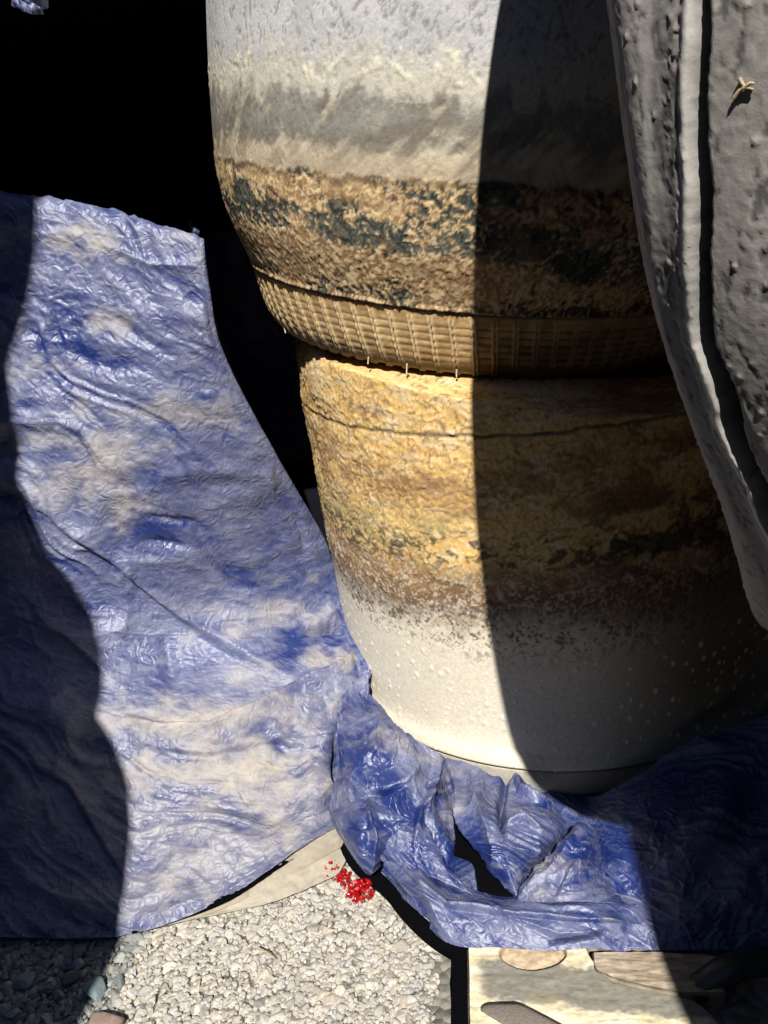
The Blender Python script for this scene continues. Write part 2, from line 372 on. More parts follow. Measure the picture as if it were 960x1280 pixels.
# --- upper tyre
def fn_up(th, h, r):
    a = th*.33; X, Z = a*1000, h*1000
    w1 = worm(X/6, Z/4.6, 41); w2 = worm(X/3.2, Z/3.6, 42); big = fbm(X/50, Z/22, 0, 4, 43); fine = fbm(X/2.4, Z/2.4, 0, 2, 44)
    z = Z+fbm(X/80, Z/80, 0, 3, 45)*7
    pale = mix((.44, .44, .45), (.52, .515, .52), ss(-.6, .6, fbm(X/30, Z/30, 0, 3, 46)))
    pit = ss(.34, .62, worm(X/3.2, Z/5.5, 47)); pale = mix(pale, (.20, .19, .19), pit*.65)
    col = pale
    # cream tide mark with little drips
    tm = 262+9*fbm(X/11, 0*Z, 0, 3, 48)+6*w1
    m = ss(tm+34, tm, Z); col = mix(col, (.56, .52, .42), m*.75)
    chip = ss(.42, .6, worm(X/12, Z/9, 49))*ss(tm-5, tm+3, Z)*ss(tm+24, tm+12, Z); col = mix(col, (.66, .62, .50), chip)
    # brushed band: slanting streaks
    wz = 4*fbm(X/50, Z/50, 0, 2, 57); st = fbm((X-Z*.7+wz)/15, (Z*1.2+X*.2)/26, 0, 4, 50); st2 = fbm((X-Z*.9+wz)/5, Z/16, 0, 3, 51)
    sm = ss(tm-4, tm-20, Z)
    smear = mix((.17, .15, .125), (.60, .53, .40), ss(-.45, .95, st+.35*st2-.30*ss(26, 0, np.abs(Z-222))+.25*ss(20, 0, np.abs(Z-196)))); 
    smear = mix(smear, (.24, .235, .22), ss(-.2, .5, big)*ss(205, 228, Z)*.8)
    smear = mix(smear, (.46, .36, .24), ss(214, 188, Z)*.65)
    col = mix(col, smear, sm*.92)
    # crust below the edge line
    edge = 183+3.5*fbm(X/14, 0*Z, 0, 3, 52)
    gold = mix((.38, .23, .11), (.76, .58, .34), ss(-.4, .6, w2+.3*fine))
    dark = mix((.035, .04, .038), (.15, .15, .115), ss(-.5, .6, w2))
    teal = mix((.10, .125, .11), (.25, .25, .19), ss(-.4, .5, w1))
    zz = z+ (X+520)*.05
    gm = ss(-.30, .30, .16+w1*.9+.45*w2+1.1*big+.55*ss(30, 0, np.abs(zz-85))*1.3-.75*ss(26, 6, np.abs(zz-125))+.3*ss(20, 0, np.abs(zz-158))+.55*left_of(X)-.05)
    crust = mix(dark, gold, gm); crust = mix(crust, teal, (1-gm)*ss(-.1, .6, big+.3*w1)*.8)
    crust = mix(crust, (.30, .19, .11), ss(.3, .8, fbm(X/33, Z/20, 0, 3, 54))*.5)
    cm = ss(edge+1.5, edge-1.5, Z); col = mix(col, crust, cm)
    dk = ss(7, 0, np.abs(Z-edge+4)); col = mix(col, (.05, .045, .04), dk*.6)
    # tread squares
    tr = ss(57.5, 55.5, Z); base = mix((.48, .31, .14), (.68, .48, .24), ss(-.4, .6, fbm(X/16, Z/10, 0, 3, 56)))
    X2 = X+(Z-30)*.18+.8*noise(Z/9, X/60, 0, 60)
    cx = np.abs((X2/25.) % 1-.5)*25.; vert = ss(10.6, 11.7, cx)                  # distance from cell centre -> groove near the border
    cz = np.abs((Z/8.2) % 1-.5)*8.2; hor = ss(2.6, 3.6, cz+.5*noise(X/13, Z/7, 0, 61))
    gro = np.maximum(vert*.0, hor)*ss(51, 45, Z)
    lip = ss(2.4, .4, np.abs(cx-10.3))
    col = mix(col, base, tr)
    col = mix(col, (.075, .05, .03), tr*np.clip(gro+ss(11.6, 12.2, cx)*ss(53, 48, Z), 0, 1)*.75)
    col = mix(col, (.78, .60, .34), tr*lip*ss(53, 48, Z)*.85)
    sh = ss(8, -6, Z); col = mix(col, (.10, .075, .05), tr*sh*.8)
    seam = ss(2.2, .5, np.abs(Z-57)); col = mix(col, (.07, .05, .03), seam*.8)
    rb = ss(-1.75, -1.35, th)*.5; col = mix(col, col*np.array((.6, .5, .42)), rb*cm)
    col = col*(1+.10*fine[..., None])
    dr = cm*(1-tr)*(.0004*ss(-.05, .45, w1)+.0005*ss(0, .4, w2)+.0003*fine+.0003*gm)-.0007*pit*(1-cm)+chip*.0008
    dr = dr+tr*ss(53, 48, Z)*(-.0006*gro+.0024*lip-.0010*ss(11.6, 12.2, cx))+.0018*ss(3.2, .8, np.abs(Z-60))-.0022*seam
    dr = dr+.00012*ss(tm, tm-12, Z)*(1-cm)*st2
    rough = np.clip(.88-.35*sm*(1-cm), .3, 1)
    return dr, col, rough
def left_of(X): return ss(-640, -800, X)

def tyre_parts(t, M, inner, bottom, top, seg=96):
    for nm, pr in (('sidewall', bottom), ('sidewall', top), ('inner_liner', inner)):
        V, Fc = lathe_coarse(pr, seg); link(nm, mesh(nm, apply(M, V), Fc, M_rubber), t)

I4 = mathutils.Matrix.Identity(4)
low = empty('worn_tyre', (0, 0, 0))
tag(low, 'lower tyre of the stacked pair, golden mud above a powdery cream foot', 'tyre', 'stacked worn tyres')
A0, A1 = -pi-.12, .15
prof_low = [(.001, .300), (.003, .318), (.010, .328), (.026, .3315), (.0435, .3305), (.0475, .3285), (.0515, .3355), (.062, .3335), (.078, .328), (.11, .3265), (.20, .328), (.30, .330), (.40, .331), (.48, .3315), (.535, .330), (.560, .322), (.572, .305), (.576, .285)]
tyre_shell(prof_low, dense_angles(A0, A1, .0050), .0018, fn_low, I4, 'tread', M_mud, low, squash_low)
def low_side(pr):
    V, Fc = lathe_coarse(pr, 96); link('sidewall', mesh('sidewall', squash_low(V), Fc, M_rubber), low)
low_side([(.001, .300), (.001, .26), (.012, .21), (.03, .195)]); low_side([(.576, .285), (.572, .25), (.55, .21), (.54, .2)])
V, Fc = lathe_coarse([(.03, .195), (.05, .24), (.10, .30), (.45, .30), (.52, .24), (.54, .2)], 64); link('inner_liner', mesh('inner_liner', squash_low(V), Fc, M_rubber), low)

MU = frame_from_axis(UN, UA)
up = empty('worn_tyre', tuple(UA))
def unparent_loc(V, e): return V
tag(up, 'upper tyre of the stacked pair, smooth grey above a crusted band', 'tyre', 'stacked worn tyres')
MUl = MU.copy(); MUl.translation = (0, 0, 0)
prof_up = [(-.013, .235), (-.015, .254), (-.006, .267), (.012, .277), (.035, .285), (.057, .2925), (.085, .306), (.115, .320), (.150, .330), (.181, .335), (.24, .338), (.32, .339), (.40, .336), (.43, .325), (.45, .30)]
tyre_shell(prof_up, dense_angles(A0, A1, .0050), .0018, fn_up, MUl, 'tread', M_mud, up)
tyre_parts(up, MUl, [(.02, .2), (.05, .25), (.1, .29), (.38, .3), (.42, .25), (.43, .2)], [(-.013, .235), (-.008, .22), (.02, .2)], [(.45, .30), (.455, .26), (.43, .2)])
# rubber nubs along the shoulder
for k, (thd, hh, ln, tilt) in enumerate([(-2.52, .004, .016, .8), (-1.94, -.006, .008, -.1), (-1.77, -.006, .011, .1), (-1.57, -.006, .008, .25)]):
    n_ = 8; a = np.linspace(0, 2*pi, n_, endpoint=False)
    rows = [(0, .0011), (ln*.5, .0009), (ln, .0006)]
    V = np.array([(rad*cos(q)+l*tilt*.3, rad*sin(q), -l) for l, rad in rows for q in a])
    Fq = [(i*n_+j, (i+1)*n_+j, (i+1)*n_+(j+1) % n_, i*n_+(j+1) % n_) for i in range(2) for j in range(n_)]+[tuple(range(2*n_, 3*n_))]
    p = np.array([.272*cos(thd), .272*sin(thd), hh])
    me = mesh('nub', apply(MUl, V+p), Fq, material('pale_nub', (.55, .48, .36), use_tint=False))
    link('nub', me, up)

# --- foreground tyre, standing on its tread
FC = np.array([.2165, -.616, .797]); az, ti, FR, FWD = -.131, .193, .36, .30
FN = np.array([cos(az)*cos(ti), sin(az)*cos(ti), sin(ti)])
MF = mathutils.Matrix.Identity(4)
e1 = np.array([0, 0, 1.])-FN*FN[2]; e1 /= np.linalg.norm(e1); e2 = np.cross(FN, e1)
for i in range(3): MF[i][0], MF[i][1], MF[i][2] = e1[i], e2[i], FN[i]
PF_H = np.array([-.150, -.148, -.142, -.128, -.112, -.09, -.06, 0.]); PF_R = np.array([.302, .312, .320, .3335, .345, .3545, .360, .362])
PF_S = np.concatenate([[0], np.cumsum(np.hypot(np.diff(PF_H), np.diff(PF_R)))])*1000
def fn_fore(th, h, r):
    X = th*350; Z = np.where(r < .302, (r-.302)*1000, np.interp(h, PF_H, PF_S))
    thd = np.degrees(th)
    w1 = worm(X/11, Z/3, 71); fine = fbm(X/2.2, Z/2.2, 0, 3, 72); big = fbm(X/60, Z/25, 0, 3, 73)
    g0 = np.interp(thd, [60, 80, 85, 90, 95, 100, 105, 110, 115, 120, 125, 140, 160], [66, 52.4, 45.5, 38.7, 33.8, 29.6, 27.6, 28.6, 31.5, 35.5, 38.5, 38, 42])
    wav = 1.1*noise(X/22, 0*Z, 0, 74)+.5*noise(X/9, 0*Z, 0, 75)
    zg = Z-g0-wav
    wd = 2.1+.6*noise(X/30, 3+0*Z, 0, 77)+.9*ss(100, 112, thd)
    gr = ss(wd+.9, wd-.9, np.abs(zg))
    lip = ss(2.8, .3, np.abs(zg+wd+2.2+.4*noise(X/7, 0*Z, 0, 78)))
    band = ss(-20, -15, zg)*ss(-8, -12, zg)          # the pitted strip left of the lip
    col = mix((.31, .29, .275), (.40, .375, .355), ss(-.6, .6, big+.4*fine))
    col = mix(col, (.16, .165, .17), band*.6)
    pit = ss(.45, .6, worm(X/6, Z/2.0, 76)); col = mix(col, (.06, .06, .06), pit*.7)
    d, i, _ = worley(X/3.2, Z/2.6, 80); spk = ss(.30, .16, d)*(i > .72)*ss(-14, -10, zg)*ss(-4, -7, zg)*ss(-.15, .3, fbm(X/25, Z/5, 0, 2, 81))
    d2, i2, _ = worley(X/9, Z/7, 83); spk = np.maximum(spk, ss(.14, .08, d2)*(i2 > .70))
    col = mix(col, (.50, .47, .42), np.clip(spk, 0, 1)); col = mix(col, (.60, .58, .55), lip*.75)
    col = mix(col, (.03, .034, .04), gr*.85)
    dr = -.008*gr+.0012*lip-.0002*pit+.0004*spk+.0001*fine-.0007*band+.0004*fbm(X/80, Z/30, 0, 2, 79)
    dr = dr+.0002*w1*ss(.2, .5, w1)
    rough = np.clip(.66-.22*lip+0*Z, 0, 1)
    return dr, col, rough
fore = empty('worn_tyre', tuple(FC))
tag(fore, 'grey worn tyre standing upright at the right with a deep wavy groove', 'tyre')
prof_f = [(-.118, .225), (-.136, .250), (-.147, .275), (-.1505, .290), (-.150, .302), (-.148, .312), (-.142, .320), (-.128, .3335), (-.112, .345), (-.09, .3545), (-.06, .360), (0, .362), (.06, .361), (.11, .356), (.135, .342), (.148, .315), (.15, .27)]
tyre_shell(prof_f, dense_angles(pi*.25, pi*.95, .0026), .00085, fn_fore, MF, 'tread', M_worn, fore, axial=lambda th, h: -.0095*np.exp(-((np.degrees(th)-103)/17)**2)*ss(-.02, -.12, h))
tyre_parts(fore, MF, [(-.12, .2), (-.13, .25), (-.12, .32), (.12, .32), (.13, .25), (.12, .2)], [(-.118, .225), (-.11, .21), (-.12, .2)], [(.15, .27), (.148, .23), (.12, .2)])

# --- plain tyres outside the frame: one pile carries the standing tyre, two are added to cast shadow edges
def plain_tyre(x, y, z, R, wd, label, group):
    t = empty('plain_tyre', (x, y, z))
    pr = [(0, R-.09), (.004, R-.05), (.02, R-.016), (.05, R-.003), (wd/2, R), (wd-.05, R-.003), (wd-.02, R-.016), (wd-.004, R-.05), (wd, R-.09)]
    V, Fc = lathe_coarse(dense_prof(pr, .012), 96); link('tread', mesh('tread', V, Fc, M_rubber), t)
    for s in (0, 1):
        q = lambda a: a if s == 0 else wd-a
        V, Fc = lathe_coarse([(q(0), R-.09), (q(.004), R-.12), (q(.02), R-.15)], 64); link('sidewall', mesh('sidewall', V, Fc, M_rubber), t)
    tag(t, label, 'tyre', group); return t
for k, z in enumerate((0, .276, .552, .828)):  # pile added out of view to shade the lower right
    plain_tyre(.535, -1.33, z, .33, .275, ['lowest', 'second', 'third', 'topmost'][k]+' black tyre of the chest high pile added unseen for its shadow, right of the viewer', 'chest high tyre pile added to cast shadow at right')
for k, z in enumerate((0, .226)):
    plain_tyre(.70, -.60, z, .33, .225, ['lower', 'upper'][k]+' black tyre of the low pile that carries the standing tyre', 'low tyre pile under the standing tyre')
SHADOW_PILE = [(-.70, 0), (-.70, .3), (-.705, .6), (-.680, .9), (-.728, 1.2), (-.775, 1.5), (-.755, 1.8), (-.665, 2.1)]  # unseen pile, placed to draw the shadow edge at left
for k, (x, z) in enumerate(SHADOW_PILE[:7]+[SHADOW_PILE[7]]):
    plain_tyre(x, -1.45, z*.98, .325, .294, ['bottom', 'second', 'third', 'fourth', 'fifth', 'sixth', 'seventh', 'top'][k]+' tyre of the tall black pile added unseen for its shadow, beside the viewer', 'tall tyre pile added to cast shadow at left')

# dry twigs: one caught on the standing tyre, one on the gravel
from mathutils.bvhtree import BVHTree
_ft = [c_ for c_ in fore.children if c_.name.startswith('tread')][0]
_co = np.empty(len(_ft.data.vertices)*3, np.float32); _ft.data.vertices.foreach_get('co', _co); _co = _co.reshape(-1, 3)+FC
_bvh = BVHTree.FromPolygons([tuple(v_) for v_ in _co.tolist()], [tuple(p_.vertices) for p_ in _ft.data.polygons])
def on_fore(px, py):
    h_ = _bvh.ray_cast(mathutils.Vector(CP), mathutils.Vector(ray(px, py)))
    return np.array(h_[0])-ray(px, py)*.001 if h_[0] is not None else at(px, py, .4)
M_twig = material('dry_twig', (.42, .33, .20), rough=.9, use_tint=False, grain=.3, grain_scale=900)
def twig(lines, rad, label):
    t_ = empty('dry_twig', tuple(lines[0][0]))
    for ln_ in lines:
        P_ = catmull(np.array(ln_, float)[:, None, :], 12)[:, 0]; T_ = np.gradient(P_, axis=0); T_ /= np.linalg.norm(T_, axis=1, keepdims=True)
        sd_ = np.cross(T_, SUN); sd_ /= np.linalg.norm(sd_, axis=1, keepdims=True); u_ = np.cross(sd_, T_)
        a_ = np.linspace(0, 2*pi, 6, endpoint=False); rr_ = rad*np.linspace(1, .4, 12)[:, None, None]
        V_ = P_[:, None]+rr_*(np.cos(a_)[None, :, None]*sd_[:, None]+np.sin(a_)[None, :, None]*u_[:, None])
        idx_ = np.arange(72).reshape(12, 6)
        F_ = np.stack([idx_[:-1], np.roll(idx_[:-1], -1, 1), np.roll(idx_[1:], -1, 1), idx_[1:]], -1).reshape(-1, 4)
        link('stem', mesh('stem', V_-np.array(lines[0][0]), F_, M_twig), t_)
    tag(t_, label, 'twig')
twig([[on_fore(918, 122), on_fore(926, 112), on_fore(934, 110), on_fore(942, 112)], [on_fore(924, 98), on_fore(929, 106), on_fore(933, 112)], [on_fore(930, 110), on_fore(938, 104), on_fore(943, 105)]], .0006, 'small forked dry twig stuck to the face of the standing grey tyre')
twig([[at(322, 1184, .008), at(333, 1190, .011), at(345, 1199, .008)]], .0012, 'short dry twig lying on the pale gravel')

# ------------------------------------------------------------------ the blue cover
def poly_dist(px, py, pts):
    """distance and signed side to a polyline in lattice coordinates"""
    best = np.full(px.shape, 1e9); side = np.zeros(px.shape); al = np.zeros(px.shape)
    pts = np.array(pts, float); n = len(pts)-1
    for i in range(n):
        a, b = pts[i], pts[i+1]; d = b-a; L2 = d@d
        t = np.clip(((px-a[0])*d[0]+(py-a[1])*d[1])/L2, 0, 1)
        qx, qy = px-(a[0]+t*d[0]), py-(a[1]+t*d[1]); D = np.hypot(qx, qy)
        sg = np.sign(d[0]*qy-d[1]*qx); m = D < best
        best = np.where(m, D, best); side = np.where(m, sg, side); al = np.where(m, (i+t)/n, al)
    return best, side, al
def crease_disp(px, py, creases):
    z = np.zeros(px.shape)
    for pts, amp, wd, kind in creases:
        D, sg, al = poly_dist(px, py, pts); taper = np.sqrt(np.clip(np.sin(np.clip(al, .02, .98)*pi), 0, 1))
        if kind == 'r': z += amp*taper*np.exp(-(D/wd)**2)
        elif kind == 's': z += amp*taper*np.exp(-D/wd)
        elif kind == 'f':                                  # folded edge: steep on the right hand side of the line, long slope on the other
            z += amp*taper*np.where(sg < 0, np.exp(-D/wd), np.exp(-(D/(wd*.12+1.2))**2))
    return z
def crinkle(x, y, s, an=1.):
    """sharp creases of thin nylon; x, y in metres"""
    t = 0
    wx = fbm(x*9, y*9, 0, 2, s+90)*.05; wy = fbm(x*9+7, y*9, 0, 2, s+91)*.05
    for i, (sc, am) in enumerate([(.12, .0036), (.058, .0028), (.027, .0021), (.0125, .0011)]):
        a = i*.9+.3
        u = ((x+wx)*cos(a*.25)+(y+wy)*sin(a*.25))/(sc*an); v = (-(x+wx)*sin(a*.25)+(y+wy)*cos(a*.25))/sc
        n = noise(u, v, i*3.7, s+i)
        am = am*np.clip(1+1.3*fbm(x*7+i*3, y*9, 0, 2, s+70+i), .15, 2.2)
        t = t+am*(1-2*np.abs(n)**.8)
    return t
DUST = [(95, 300, 95, 22, .8), (135, 402, 40, 15, .7), (215, 512, 55, 22, .8), (120, 575, 75, 60, .75), (60, 545, 60, 30, .5), (150, 630, 60, 30, .6), (340, 765, 90, 38, .55), (400, 822, 60, 18, 1.1), (240, 900, 120, 24, 1.0), (320, 845, 40, 20, .4), (300, 965, 90, 40, 1.0), (350, 1000, 40, 60, .9), (200, 960, 60, 25, .6),
        (235, 1090, 60, 30, .5), (330, 880, 60, 12, .6), (180, 870, 50, 50, .3), (60, 460, 60, 20, .3), (500, 930, 50, 25, .5), (560, 1020, 20, 50, .5), (700, 1080, 50, 30, .5), (660, 1120, 80, 14, .3), (250, 330, 60, 25, .35), (290, 800, 60, 22, .4)]
def tarp_tint(px, py, P, s=0, lift=0., ridge=0.):
    n1 = fbm(px/26+s, py/19, 0, 4, 101); n2 = fbm(px/7, py/5, 0, 3, 102); n3 = fbm(px/90, py/50, 0, 3, 103)
    d = np.zeros(px.shape)
    for cx, cy, rx, ry, a in DUST: d = np.maximum(d, a*np.exp(-((px-cx)/rx)**2-((py-cy)/ry)**2))
    d = np.clip(d**1.3*1.1+n1*.45*ss(.0, .15, d)+n2*.14*ss(.0, .15, d)-.12, 0, 1)
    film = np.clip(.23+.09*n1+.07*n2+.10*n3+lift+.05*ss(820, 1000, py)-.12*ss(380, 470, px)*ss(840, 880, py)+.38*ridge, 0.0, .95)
    col = mix((.007, .025, .155), mix((.275, .295, .41), (.34, .32, .31), ss(800, 980, py)*ss(500, 380, px)*.8), film)
    cr = mix((.55, .47, .33), (.60, .55, .44), ss(-.5, .5, n2))
    col = mix(col, cr, d*.52)
    rough = np.clip(.46+.15*film+.35*d, .3, .9)
    return col, rough
def sheet(name, rows, nu, nv, parent, creases=(), crk=1., seed=0, an=1.6, lift=0., back=.0012, base_noise=.004, mat=None, tint=None, gather=0., zmin=.007, calm=None):
    """rows of (px, py, depth) lattice points -> a fine cloth surface with real folds and thickness"""
    R = np.array([[list(p[1:]) if p[0] == 'w' else list(at(p[0], p[1], p[2]))+[p[0], p[1]] for p in row] for row in rows])
    G = catmull(R, nv); G = catmull(G.transpose(1, 0, 2), nu)      # (nu, nv, 5)
    P = G[..., :3]; px, py = G[..., 3], G[..., 4]
    du = np.gradient(P, axis=0); dv = np.gradient(P, axis=1)
    su = np.cumsum(np.linalg.norm(du, axis=-1), 0); sv = np.cumsum(np.linalg.norm(dv, axis=-1), 1)
    N = np.cross(dv, du); N /= np.linalg.norm(N, axis=-1, keepdims=True)+1e-12
    N *= np.sign(((CP-P)*N).sum(-1))[..., None]
    ck = crinkle(su+seed, sv, seed, an); gg = 1-2*np.abs(noise(su/.024+.8*fbm(su*9, sv*9, 0, 2, seed+61), sv/.12, 0, seed+60))+.5*(1-2*np.abs(noise(su/.011+.8*fbm(su*14, sv*14, 0, 2, seed+63), sv/.06, 0, seed+62)))
    ck = ck+gather*gg*np.sin(np.pi*np.linspace(0, 1, nu))[:, None]**.5; ridge = np.clip(ck/.0045, -1, 1)+.5*fbm(su/.012, sv/.006, 0, 3, seed+40)
    fx_, fy_ = su+.010*fbm(su*22, sv*22, 0, 2, seed+50), sv+.006*fbm(su*22+5, sv*22, 0, 2, seed+51)
    b1, i1, c1 = worley(fx_/(.020*an), (fy_-.25*fx_)/.017, seed+52); b3, i3, c3 = worley(fx_/(.009*an), (fy_+.2*fx_)/.007, seed+53)
    e1_ = ss(.10, .0, c1-b1); e3_ = ss(.14, .0, c3-b3)
    ridge = ridge*.8+(i1-.5)*.75+(i3-.5)*.55+.45*e1_+.35*e3_
    ck = ck+.0011*e1_+.0004*e3_+.0022*(i1-.5)*ss(.0, .35, c1-b1)*.5
    disp = crease_disp(px, py, creases)+crk*ck+base_noise*fbm(su*7+seed, sv*7, 0, 2, seed+5)
    if calm is not None: disp = disp*calm(px, py)
    P = P+N*disp[..., None]
    P[..., 2] = np.maximum(P[..., 2], zmin)
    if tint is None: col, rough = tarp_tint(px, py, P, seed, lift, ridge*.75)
    else: col = np.zeros(P.shape)+np.array(tint)*(1+.12*fbm(px/14, py/9, 0, 3, 3))[..., None]; rough = np.full(px.shape, .85)
    du = np.gradient(P, axis=0); dv = np.gradient(P, axis=1); N = np.cross(dv, du); N /= np.linalg.norm(N, axis=-1, keepdims=True)+1e-12
    N *= np.sign(((CP-P)*N).sum(-1)).mean() >= 0 and 1 or -1
    me = mesh(name, P, grid_faces(nu, nv), mat or M_tarp, col, extra=rough)
    o = link(name, me, parent)
    md = o.modifiers.new('thickness', 'SOLIDIFY'); md.thickness = back; md.offset = 0
    return o

cover = empty('blue_cover', (0, 0, 0))
tag(cover, 'dusty creased navy blue nylon cover draped at left and bunched under the stacked tyres', 'cover')
S1 = [
 [(-200, 226, 1.33), (0, 250, 1.16), (110, 267, 1.10), (190, 288, 1.06), (250, 304, 1.03), (315, 322, 1.6), (420, 345, 1.9)],
 [(-200, 222, 1.25), (0, 247, 1.10), (110, 264, 1.05), (190, 285, 1.02), (250, 302, 1.00), (315, 320, 1.20), (420, 345, 1.55)],
 [(-200, 330, 1.25), (0, 330, 1.10), (110, 340, 1.05), (190, 350, 1.02), (257, 360, 1.00), (325, 370, 1.22), (425, 380, 1.55)],
 [(-200, 440, 1.26), (0, 440, 1.11), (110, 440, 1.06), (200, 440, 1.03), (273, 440, 1.02), (345, 450, 1.24), (435, 450, 1.55)],
 [(-200, 560, 1.27), (0, 560, 1.13), (110, 560, 1.08), (220, 560, 1.06), (332, 560, 1.08), (398, 560, 1.30), (455, 560, 1.55)],
 [(-200, 680, 1.31), (0, 680, 1.18), (110, 680, 1.14), (240, 680, 1.13), (397, 680, 1.20), (432, 680, 1.38), (480, 680, 1.57)],
 [(-200, 760, 1.33), (0, 760, 1.21), (110, 760, 1.18), (250, 765, 1.19), (419, 760, 1.25), (446, 770, 1.38), (500, 770, 1.57)],
 [(-200, 820, 1.34), (0, 820, 1.21), (115, 825, 1.18), (250, 830, 1.18), (442, 820, 1.185), (462, 830, 1.27), (510, 835, 1.5)],
 [(-200, 900, 1.32), (0, 900, 1.19), (120, 900, 1.15), (260, 900, 1.13), (446, 880, 1.155), (472, 890, 1.22), (510, 905, 1.3)],
 [(-200, 1000, 1.29), (0, 1000, 1.175), (130, 1000, 1.135), (270, 995, 1.105), (415, 970, 1.115), (445, 975, 1.15), (480, 985, .03)],
 [(-200, 1090, 1.27), (0, 1095, 1.165), (140, 1090, 1.11), (272, 1070, 1.075), (414, 1012, 1.10), (440, 1018, .03), (470, 1024, .012)],
 [(-200, 1172, .008), (0, 1172, .010), (150, 1168, .012), (268, 1131, .018), (412, 1042, .028), (430, 1040, .014), (450, 1045, .008)]]
def run_back(row, L):
    E = row[4]; P = at(*E); q = []
    for l in (.02, .055, .15, L*.5, L*1.3):
        Q = P+np.array([-.34, 1., 0])*l
        if l > .2: Q = np.array([min(Q[0], -.365-.40*l), Q[1], Q[2]])
        else: Q = P+np.array([-.42*l, l, 0])
        q.append(('w', *Q, E[0]+400+20*l, E[1]))
    return row[:5]+q
S1 = [run_back(r_, l) for r_, l in zip(S1, (.9, .9, 1.1, 1.2, 1.1, 1.0, .9, .9, .9, 0, 0, 0)) if l]+[r_[:7]+[(r_[6][0]+30*k_, r_[6][1], r_[6][2]) for k_ in (1, 2, 3)] for r_ in S1[9:]]
K1 = [([(70, 645), (150, 700), (230, 770), (285, 815), (340, 852)], .018, 30, 'f'),
      ([(448, 812), (400, 833), (352, 852), (300, 893), (262, 914), (205, 912), (160, 900)], .030, 26, 'f'),
      ([(350, 790), (395, 784), (440, 784)], -.022, 4, 'r'), ([(345, 780), (395, 773), (436, 772)], .008, 12, 'r'),
      ([(404, 918), (417, 940), (424, 985), (419, 1015)], -.030, 5, 'r'), ([(385, 905), (392, 940), (395, 1000), (380, 1040)], .010, 16, 'r'),
      ([(205, 790), (212, 830), (218, 870)], -.006, 9, 'r'), ([(120, 300), (190, 330), (250, 335)], .005, 8, 's'),
      ([(0, 345), (90, 360), (180, 395), (260, 400)], .003, 16, 's'), ([(30, 430), (120, 425), (250, 445)], .003, 14, 's'),
      ([(20, 500), (120, 480), (230, 500), (320, 520)], .003, 16, 'r'), ([(180, 600), (240, 585), (310, 590), (345, 570)], .004, 10, 'r'),
      ([(170, 640), (240, 650), (260, 670)], -.006, 5, 'r'), ([(175, 672), (240, 680)], -.006, 5, 'r'), ([(300, 590), (320, 640), (340, 690)], .005, 8, 's'),
      ([(330, 620), (350, 650), (355, 690), (335, 700)], -.005, 6, 'r'), ([(145, 720), (160, 760), (150, 800)], .008, 10, 's'),
      ([(160, 945), (185, 965), (200, 972)], -.006, 3, 'r'), ([(190, 1000), (260, 1030), (330, 1050)], .007, 24, 'r'),
      ([(170, 930), (260, 945), (330, 925), (350, 920)], .006, 14, 'f'), ([(300, 1075), (360, 1040), (400, 1000)], .006, 20, 'r'),
      ([(200, 1145), (235, 1130), (250, 1122)], .006, 8, 's'), ([(10, 760), (80, 790), (140, 850)], .010, 20, 'f'), ([(20, 940), (90, 980), (160, 1100)], .012, 26, 'f'), ([(-40, 860), (60, 880), (100, 930)], .01, 22, 'r')]
sheet('draped_sheet', S1, 420, 560, cover, K1, crk=.85, seed=3, an=2.8, base_noise=.006,
      calm=lambda px, py: np.where(px > 600, .0, .12+.88*ss(0, 34, np.interp(py, [302, 360, 440, 560, 680, 760, 800], [250, 257, 273, 332, 398, 419, 900])-px))*np.where(py < 800, 1, 1))
# shaded back of the cover hanging deep in the bay
BK = [[('w', x_, 1.02+.03*sin(k_*2.1), z_, 900+40*k_, 300) for k_, x_ in enumerate((-1.25, -1.05, -.85, -.65, -.45, -.2))] for z_ in (.665, .45, .22, .03)]
sheet('back_sheet', BK, 90, 60, cover, crk=1.0, seed=99, base_noise=.01, lift=-.1)
BG = [[('w', x_, y_, .018, 900+40*k_, 300) for k_, x_ in enumerate((-1.4, -1.1, -.8, -.6, -.44, -.20))] for y_ in (1.0, .8, .6, .4)]+[[('w', x_, .05, .018, 900+40*k_, 300) for k_, x_ in enumerate((-1.4, -1.1, -.8, -.6, -.46, -.35))]]
sheet('shade_sheet', BG, 120, 90, cover, crk=.8, seed=98, base_noise=.006, mat=M_black, tint=(.006, .006, .009))  # near-black sheet added over lit ground to stand for deep shade
# pale lining that shows under the lower edge
LN = [[(150, 1160, .006), (250, 1118, .016), (335, 1080, .022), (415, 1035, .030), (430, 1020, .02)],
      [(160, 1165, .005), (258, 1128, .014), (340, 1090, .020), (418, 1050, .024), (436, 1040, .015)],
      [(170, 1168, .003), (268, 1140, .009), (345, 1104, .012), (420, 1062, .014), (440, 1055, .01)]]
LN2 = [[(220, 1150, .004), (290, 1122, .012), (345, 1100, .014), (418, 1056, .012), (440, 1050, .01)],
       [(225, 1152, .003), (295, 1130, .009), (350, 1112, .010), (421, 1075, .010), (440, 1060, .01)],
       [(230, 1155, .002), (300, 1138, .006), (352, 1124, .007), (412, 1098, .007), (424, 1092, .006)]]
for rws, c in ((LN, (.34, .30, .24)), (LN2, (.40, .36, .29))):
    sheet('lining', rws, 130, 30, cover, crk=.25, seed=8, mat=M_lining, tint=c, base_noise=.001)
